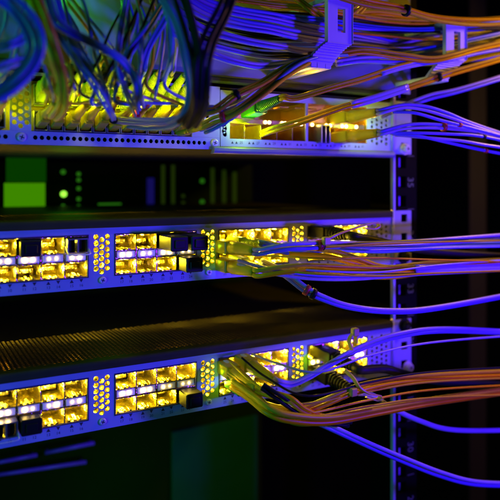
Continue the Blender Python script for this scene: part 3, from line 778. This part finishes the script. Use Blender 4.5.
# ---- middle switch, right side
MG = 'cords plugged into the right half of the middle switch'
cable('pale cord with red and black rings leaving the upper middle connector', [(285,247,-60),(310,246,-62),(330,245,-62),(365,245,-60),(410,243,-58),(455,240,-56),(525,235,-54)], 'grey', 1.35, 2, MG, conn=(at(222,246,0), Vector((0,-1,.02)), 'big'), bands=[(.44, 'red'), (.452, 'black')])
cable('orange cord leaving the lower middle connector in a pale sleeve', [(282,270,-58),(310,268,-62),(350,269,-64),(390,270,-64),(430,269,-62),(470,267,-60),(525,264,-58)], 'orange', 1.5, 2, MG, conn=(at(222,264,0), Vector((0,-1,.0)), 'big'), sleeves=[(.70, 1.0)])
cable('grey cord running just under the orange cord of the middle switch', [(238,262,-30),(270,271,-52),(310,277,-60),(350,278,-62),(390,275,-62),(430,272,-60),(525,268,-56)], 'grey', 1.1, 2, MG)
cable('thick orange cord dipping across the middle switch', [(255,244,-24),(290,250,-44),(325,253,-54),(355,261,-58),(388,270,-60),(430,266,-58),(525,262,-52)], 'orange', 1.9, 2, MG)
cable('violet cord sagging below the middle switch with red and black rings', [(262,262,-22),(284,273,-48),(305,289,-60),(322,298,-64),(350,307,-66),(390,311,-66),(435,308,-64),(525,292,-60)], 'grey', 1.35, 2, MG, bands=[(.30, 'red'), (.36, 'black')])
cable('yellow connector in the background of the middle switch group', [(296,252,-46),(330,248,-52),(380,250,-52),(440,246,-50),(525,243,-48)], 'blue', 1.3, 2, MG, conn=(at(236,243,0), Vector((0.05,-1,.06)), 'lime'))
cable('green lit connector low in the middle switch group', [(296,268,-44),(340,273,-50),(390,276,-50),(440,270,-48),(525,266,-46)], 'orange', 1.2, 2, MG, conn=(at(238,262,0), Vector((0.05,-1,-.03)), 'lime'))
cable('thick black copper cable leaving the middle switch to the right', [(372,240,-40),(400,246,-42),(440,252,-42),(525,258,-40)], 'black', 3.1, 1, 'thick black copper cables', 'copper_cable', conn=(at(316,231,0), Vector((.05,-1,-.02)), 'dac'))
# ---- bottom switch, right side
BG = 'cords plugged into the right half of the bottom switch'
cable('upper beige connector of the bottom switch with dark tails', [(288,399,-66),(305,411,-68),(330,418,-66),(370,410,-62),(430,400,-56),(525,386,-50)], 'orange', 1.3, 2, BG, conn=(at(224,366,0), Vector((0,-1,-.06)), 'big'))
cable('second beige connector of the bottom switch, behind the first', [(292,384,-52),(310,376,-56),(330,364,-58),(362,347,-58),(400,335,-56),(445,330,-54),(525,333,-52)], 'grey', 1.3, 2, BG, conn=(at(241,360,0), Vector((0,-1,-.04)), 'big'))
cable('green ribbed connector of the bottom switch with orange cord', [(296,411,-62),(325,402,-66),(360,388,-66),(400,380,-62),(445,376,-58),(525,372,-54)], 'orange', 1.5, 2, BG, conn=(at(236,384,0), Vector((0,-1,-.05)), 'bigrib'))
cable('broad orange cord at the front of the bottom switch', [(232,384,-30),(252,398,-50),(270,411,-64),(292,418,-68),(330,420,-68),(380,411,-64),(435,401,-60),(525,388,-56)], 'orange', 1.9, 2, BG)
cable('thin green lit cord among the lower connectors of the bottom switch', [(228,374,-16),(246,386,-36),(262,400,-52),(274,412,-60),(300,424,-62),(340,420,-60),(400,408,-56)], 'yellow', .9, 2, BG)
cable('thick black copper cable leaving the bottom switch to the right', [(385,369,-42),(410,376,-44),(450,382,-44),(525,386,-42)], 'black', 3.2, 1, 'thick black copper cables', 'copper_cable', conn=(at(322,352,0), Vector((.05,-1,-.06)), 'dac'))
cable('short black copper plug cable below the bottom switch', [(372,395,-44),(392,408,-46),(420,421,-46),(455,430,-46),(525,430,-46)], 'grey', 1.9, 1, BG, conn=(at(318,371,0), Vector((.06,-1,-.10)), 'dac'))
cable('violet cord falling to the lower right corner', [(280,404,-30),(310,418,-44),(336,430,-52),(365,443,-56),(400,458,-58),(440,474,-58),(475,483,-58),(525,485,-58)], 'grey', 1.4, 2, BG)
cable('dark cord tail crossing in front of the beige connectors', [(262,386,-58),(280,398,-64),(298,411,-66),(316,420,-64),(350,424,-60)], 'black', 1.3, 2, BG)

for q, (ya, yb, ye, x0) in enumerate(((247,244,240,262), (255,258,262,268), (266,272,258,262), (268,276,270,258), (246,250,246,300))):
    cable('fine stray cord strung among the cords of the middle switch', [(x0-22, ya, -14), (x0+6, ya+1, -44), (x0+60, (ya+yb)/2+2, -64-q*2), (380, yb, -66-q*2), (440, (yb+ye)/2, -64), (530, ye, -60)], ('ochre','orange','lilac','ochre','grey')[q], .7, 1, 'fine stray cords of the middle switch')
for q, (ya, ym, ye, x0) in enumerate(((370,404,377,240), (378,414,384,238), (366,396,366,252), (384,418,394,240), (362,372,334,262))):
    cable('fine stray cord strung among the cords of the bottom switch', [(x0-10, ya-8, -12), (x0+14, (ya+ym)/2-4, -46), (x0+56, ym, -66-q), (370, (ym*2+ye)/3-4, -66), (430, (ye*2+ym)/3-4, -62), (530, ye, -58)], ('ochre','orange','black','ochre','lilac')[q], .75, 1, 'fine stray cords of the bottom switch')

# ---- cable ties
def cable_tie(label, pts, head, w=2.6):
    root = thing('cable_tie', label, 'cable tie', at(*pts[0]), 'tan cable ties on the right hand cords')
    path = smooth_path([at(*p) for p in pts], 8)
    mb = MB(); mb.ribbon(path, w, 1.0, (0.25, -1, .1)); mb.build('strap', M['tie'], root)
    h = at(*head); m2 = MB(); m2.box(h.x-2.4, h.x+2.4, h.y-2, h.y+2, h.z-2.6, h.z+2.6, .6); m2.build('head', M['tie'], root)
cable_tie('tan cable tie looped above the middle switch cords', [(326,240,-66),(338,234,-66),(352,229,-60),(366,225,-58),(376,223,-58),(379,226,-58),(374,229,-58),(364,228,-58)], (326,241,-66))
cable_tie('tan cable tie standing up over the bottom switch', [(352,350,-62),(349,342,-62),(351,336,-62),(355,334,-62),(356,343,-62)], (355,332,-62))
cable_tie('tan cable tie hanging around the orange cords of the bottom switch', [(345,370,-60),(353,378,-66),(360,388,-70),(370,394,-70),(380,396,-68),(376,400,-66),(366,397,-64)], (353,392,-69))

# ================================================================== CABLE MANAGER above the top switch
pz0 = BOT[1]+U+1.2
pm = MB()
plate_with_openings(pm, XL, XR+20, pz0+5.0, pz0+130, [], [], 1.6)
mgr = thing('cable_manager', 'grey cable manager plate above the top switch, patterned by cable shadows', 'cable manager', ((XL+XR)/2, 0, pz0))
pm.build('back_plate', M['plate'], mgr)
sh = MB(); sh.box(XL, XR, -6, 1.4, pz0+1.0, pz0+4.6, .8); sh.build('bottom_flange', M['lid'], mgr)

def ring(label, fx, fy0, fy1, Yf, wpx_l, wpx_r, base_px, name='cable_ring'):
    """D-shaped finger ring: front plate with a slot, ribbed bend, forked lower arm going back to the plate"""
    p0 = at(wpx_l, fy0, Yf); p1 = at(wpx_r, fy1, Yf)
    x0, x1 = p0.x, p1.x; zt, zb = p0.z, p1.z
    root = thing(name, label, 'cable ring', ((x0+x1)/2, Yf, zb), 'grey plastic cable rings')
    w = x1-x0; t = 2.6
    # front plate with slot
    mb = MB(); s0, s1 = x0+w*.40, x0+w*.72; h0, h1 = zb+(zt-zb)*.22, zb+(zt-zb)*.74
    for q in ((x0,s0,zb,zt),(s1,x1,zb,zt),(s0,s1,zb,h0),(s0,s1,h1,zt)):
        mb.box(q[0], q[1], Yf, Yf+t, q[2], q[3])
    mb.box(x0-.7, x0, Yf-.8, Yf+t+.4, zb, zt, .3)
    mb.box(x1, x1+.7, Yf-.8, Yf+t+.4, zb, zt, .3)
    mb.build('front_plate', M['ring'], root)
    # ribbed bend sloping back and down
    bd = MB(); n = 9
    dz, dy, dx = -15.0, 6.0, -13.0
    for k in range(n):
        a = k/n; c = (k+1)/n
        za, zc_ = zb+dz*a*(.55+.45*a), zb+dz*c*(.55+.45*c); ya, yc = Yf+dy*a, Yf+dy*c
        xa, xc = dx*a, dx*c
        bump = .55
        P = [(x0+xa,ya,za),(x1+xa,ya,za),(x1+xc,yc,zc_),(x0+xc,yc,zc_)]
        pm1 = [((P[0][0]+P[3][0])/2,(ya+yc)/2-bump,(za+zc_)/2-bump),((P[1][0]+P[2][0])/2,(ya+yc)/2-bump,(za+zc_)/2-bump)]
        bd.quad(P[0],P[1],pm1[1],pm1[0]); bd.quad(pm1[0],pm1[1],P[2],P[3])
        bd.quad((P[0][0],ya+t,za+.6),(P[3][0],yc+t,zc_+.6),(P[2][0],yc+t,zc_+.6),(P[1][0],ya+t,za+.6))
        bd.quad(P[0],P[3],(P[3][0],yc+t,zc_+.6),(P[0][0],ya+t,za+.6)); bd.quad(P[1],(P[1][0],ya+t,za+.6),(P[2][0],yc+t,zc_+.6),P[2])
    bd.build('ribbed_bend', M['ring'], root)
    # forked lower arm back to the plate
    za = zb+dz
    ar = MB()
    for xx in (x0+dx+3, x1+dx-5.2):
        ar.box(xx, xx+5.2, Yf+dy-1, -.2, za-2.0, za+1.4, .5)
    ar.box(x0+dx+8.2, x1+dx-5.2, Yf+dy-1, Yf+dy+6, za-2.0, za+1.4); ar.box(x0+dx+8.2, x1+dx-5.2, -6, -.2, za-2.0, za+1.4)
    ar.build('lower_arm', M['ring'], root)
    up = MB()
    for xx in (x0, x1-5.2): up.box(xx, xx+5.2, Yf+t, -.2, zt-3.4, zt-.2, .5)
    up.build('upper_arm', M['ring'], root)
    return root
ring('tall grey cable ring with an upright slot and ribbed bend at the top', 340, -6, 44, -58, 328, 352, 285)
ring('smaller grey cable ring at the upper right with orange lit arms', 455, 20, 60, -46, 446, 466, 418)

# ================================================================== RACK RAIL
rr = thing('rack_rail', 'black upright rack rail with square holes and pale unit numbers', 'rack rail', (316, 4, -320))
mb = MB()
hz_ = []
for u in range(-7, 5):
    z0 = BOT[1]+u*44.45
    hz_ += [z0+6.3, z0+22.2, z0+38.1]
hz_ = [z for z in hz_ if -310 < z < 180]
plate_with_openings(mb, 303.5, 326, -320, 190, [(306.5, 314.5, z-4.6, z+4.6) for z in hz_], [], 2.2)
mb.v = [(x, y+2.2, z) for x, y, z in mb.v]
mb.box(324.2, 326, 4.5, 60, -320, 190)
mb.build('front_flange', M['rail'], rr)
m2 = MB(); m2.box(300.6, 303.2, 1.9, 6, -320, 190, .6); m2.build('inner_flange', M['zinc'], rr)
m3 = MB()
for z in hz_:
    m3.box(306.0, 312.0, 6.0, 9.5, z-4.2, z+4.2, .6)
m3.build('cage_nuts', M['zinc'], rr)
m4 = MB()
for i, n in enumerate(range(27, 37)):
    z = BOT[1]-44.45*3 + (n-31)*44.45 - .5
    z = {31: at(410,395,2).z, 30: at(410,447,2).z}.get(n, at(410,395,2).z+(n-31)*43.9)
    m4.add(text_mb(str(n)), Matrix.Translation((319.0, 2.14, z)) @ Matrix.Rotation(math.radians(90), 4, 'X') @ Matrix.Rotation(math.radians(-90), 4, 'Z') @ Matrix.Scale(9.0, 4))
    m4.box(316, 323, 2.12, 2.3, z+21.6, z+22.1)
m4.build('unit_numbers', M['inkpale'], rr)

def thumb_screw(label, x, z, mat, r=5.2):
    root = thing('thumb_screw', label, 'screw', (x, -2, z), 'screws holding the switches to the rail')
    a = MB(); a.tube([(x,-.05,z),(x,-1.2,z)], r*1.25, 20); a.build('washer', M[mat], root)
    a = MB(); a.tube([(x,-1.2,z),(x,-4.2,z),(x,-5.0,z)], [r*.9, r*.9, r*.7], 16); a.build('head', M[mat], root)
    a = MB(); screw_slots(a, x, z, r*.7, -5.0); a.build('slot', M['ink'], root)
for lab, x_, y_, mt in (('black screw at the top corner of the bottom switch ear', 405, 325, 'plug'), ('shiny screw at the lower corner of the bottom switch ear', 408, 367, 'chrome'),
                        ('dark screw on the middle switch ear, half behind cords', 404, 257, 'plug'), ('small shiny screw at the right end of the top switch', 405, 149, 'chrome')):
    p = at(x_, y_, -1); thumb_screw(lab, p.x, p.z, mt, 4.4 if mt == 'plug' else 3.8)

# ================================================================== RECESSED EQUIPMENT between the switches
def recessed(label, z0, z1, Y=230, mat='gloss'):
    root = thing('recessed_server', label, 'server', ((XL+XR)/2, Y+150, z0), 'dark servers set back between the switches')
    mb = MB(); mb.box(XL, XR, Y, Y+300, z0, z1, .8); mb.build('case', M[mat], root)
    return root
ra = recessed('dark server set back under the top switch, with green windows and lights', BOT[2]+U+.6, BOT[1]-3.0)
def on_face(mb, x0, x1, y0, y1, Y=230, pro=1.0, bev=.3):
    a = at(x0, y1, Y); b = at(x1, y0, Y); mb.box(a.x, b.x, Y-pro, Y+.3, a.z, b.z, bev)
mb = MB(); on_face(mb, 4, 45, 183, 209.5); mb.build('display', M['screen'], ra)
mb = MB(); on_face(mb, 6, 46, 158, 182.4, pro=.8); mb.build('display', M['screendim'], ra)
def dot(px_, py_, r, mat, root, Y=230, name='indicator_light'):
    p = at(px_, py_, Y); mb = MB(); mb.tube([(p.x,Y+.1,p.z),(p.x,Y-1.0,p.z),(p.x,Y-1.5,p.z)], [r,r,r*.6], 14); mb.build(name, M[mat], root)
dot(63.5, 194, 2.9, 'ledgreen', ra); dot(63, 172, 2.4, 'dimgreen', ra); dot(63, 206, 1.9, 'dimgreen', ra)  # the two dim dots paint reflections of the bright one
for y in (174, 180, 188.5, 199, 206.5): dot(78.5, y, 2.0, 'dimgreen', ra)
mb = MB(); on_face(mb, 98, 121, 203, 208); mb.build('status_bar', M['dimgreen'], ra)
for x in (202,):
    for y in (181, 202): dot(x, y, 2.4, 'dimgreen', ra)
DG2 = glow('faint_olive_lamp', (0.10, .22, .01), .10); M['faint'] = DG2
for x, y0, y1 in ((163, 165, 205), (173, 165, 205), (212.5, 168, 206), (224, 170, 207), (234.5, 172, 206)):
    mb = MB(); on_face(mb, x-1.8, x+1.8, y0, y1, pro=.7); mb.build('light_bar', M['faint'], ra)
mb = MB(); on_face(mb, 147, 154, 178, 204, pro=.7); mb.build('light_bar', M['dimblue'], ra)
for y in (196, 203): dot(183, y, 2.0, 'faint', ra)
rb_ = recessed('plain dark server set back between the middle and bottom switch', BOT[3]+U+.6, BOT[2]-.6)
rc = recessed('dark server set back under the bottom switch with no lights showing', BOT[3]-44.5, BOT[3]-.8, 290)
rd = recessed('lowest dark server, with violet painted lit edges and a green lit patch', BOT[3]-300, BOT[3]-46, 210)
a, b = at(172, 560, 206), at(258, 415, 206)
mb = MB(); mb.box(a.x, b.x, 206, 210.2, a.z, b.z, .8); mb.build('green_lit_patch', M['greenpatch'], rd)  # added panel, its green stands in for a green-lit patch

for (xa, ya), (xb, yb) in (((-10, 464), (37, 455)), ((45, 453), (94, 443)), ((-10, 476), (86, 462))):
    a, b = at(xa, ya, 203), at(xb, yb, 203); z_ = (a.z+b.z)/2
    mb = MB(); mb.tube([(a.x, 203, a.z), ((a.x+b.x)/2, 203, z_), (b.x, 203, b.z)], 1.7, 12)
    for x, z in ((a.x+3, a.z), (b.x-3, b.z)): mb.tube([(x, 203, z), (x, 210.2, z)], 1.2, 8)
    mb.build('lit_edge_bar', M['litedge'], rd)  # bars painted violet, standing in for streaks of light on edges

# ================================================================== CABINET (setting)
mb = MB(); mb.quad((-900,640,-700),(1200,640,-700),(1200,640,700),(-900,640,700)); struct(mb.build('cabinet_back_wall', M['wall']))
mb = MB(); mb.box(900, 904, 160, 640, -700, 700); struct(mb.build('cabinet_side_wall', M['wall']))
p0, p1 = at(470, 250, 120), at(487, 250, 120)
mb = MB(); mb.box(p0.x, p1.x, 120, 123, -500, 400, 1.0); post = mb.build('cabinet_post', M['post'])
tag(post, 'dim brown upright cabinet post in the dark at the right edge', 'post')

# ================================================================== LAMPS
def area(name, loc, aim, color, watts, size):
    l = bpy.data.lights.new(name, 'AREA'); l.shape = 'DISK'; l.size = size*S; l.color = color; l.energy = watts
    o = bpy.data.objects.new(name, l); COL.objects.link(o); o.location = Vector(loc)*S
    o.rotation_euler = (Vector(aim)-Vector(loc)).to_track_quat('-Z', 'Y').to_euler()
    return o
area('violet_lamp', (440, -390, -90), (190, 0, -40), (0.065, 0.004, 1.0), 3.6, 45)
area('blue_lamp', (-300, -260, -110), (-20, 0, -80), (0.0, 0.50, 1.0), 0.42, 80)
area('green_lamp', (-170, -30, 135), (80, -6, 80), (0.06, 1.0, 0.0), 0.12, 40)
area('amber_lamp', (540, -125, 150), (330, -60, -90), (1.0, 0.48, 0.0), 0.6, 50)
for q, c, e in (((376,123,-34),(1.0,.60,.0),.006), ((344,123,8),(1.0,.60,.0),.02), ((306,83,-36),(1.0,.55,.0),.016), ((357,2,-24),(1.0,.75,.02),.005), ((245,-2,-20),(.6,1.0,.0),.004)):
    lamp('port_fill_light', tuple(at(*q)), c, e, 1.5)  # unseen lamps added to brighten the ring arm, boots and top cords
lamp('green_fill', tuple(at(84, -8, -24)), (0.05, 1.0, .0), .016, 4)  # unseen lamp added to turn the plate behind the cords green
lamp('green_fill', (130, 110, -290), (0.05, 1.0, .12), .05, 15)  # unseen lamp added to light the lowest server front green
lamp('green_fill', tuple(at(70, 184, 110)), (0.05, 1.0, .01), .010, 20)  # unseen lamp added for green haze in the upper gap
lamp('green_fill', tuple(at(110, 300, 40)), (0.10, 1.0, .0), .006, 20)  # unseen lamp added for green haze in the lower gap

w = bpy.data.worlds.new('World'); sc.world = w; w.use_nodes = True
w.node_tree.nodes['Background'].inputs['Color'].default_value = (0.62, 1.0, 0.05, 1)
w.node_tree.nodes['Background'].inputs['Strength'].default_value = 0.012

# ================================================================== CAMERA
cd = bpy.data.cameras.new('camera'); cam = bpy.data.objects.new('camera', cd); COL.objects.link(cam)
cam.location = CAM*S; cam.rotation_euler = (math.radians(90), 0, -TH)
cd.sensor_width = 36; cd.lens = F_PX/500*36; cd.shift_y = -(250-HZ)/500
cd.clip_start = 0.01; cd.clip_end = 20
cd.dof.use_dof = True; cd.dof.focus_distance = 0.418; cd.dof.aperture_fstop = 5.6
sc.camera = cam
sc.view_settings.view_transform = 'Standard'; sc.view_settings.look = 'None'
sc.view_settings.exposure = 0; sc.view_settings.gamma = 1
sc.cycles.use_denoising = True
sc.cycles.max_bounces = 6; sc.cycles.sample_clamp_indirect = 6
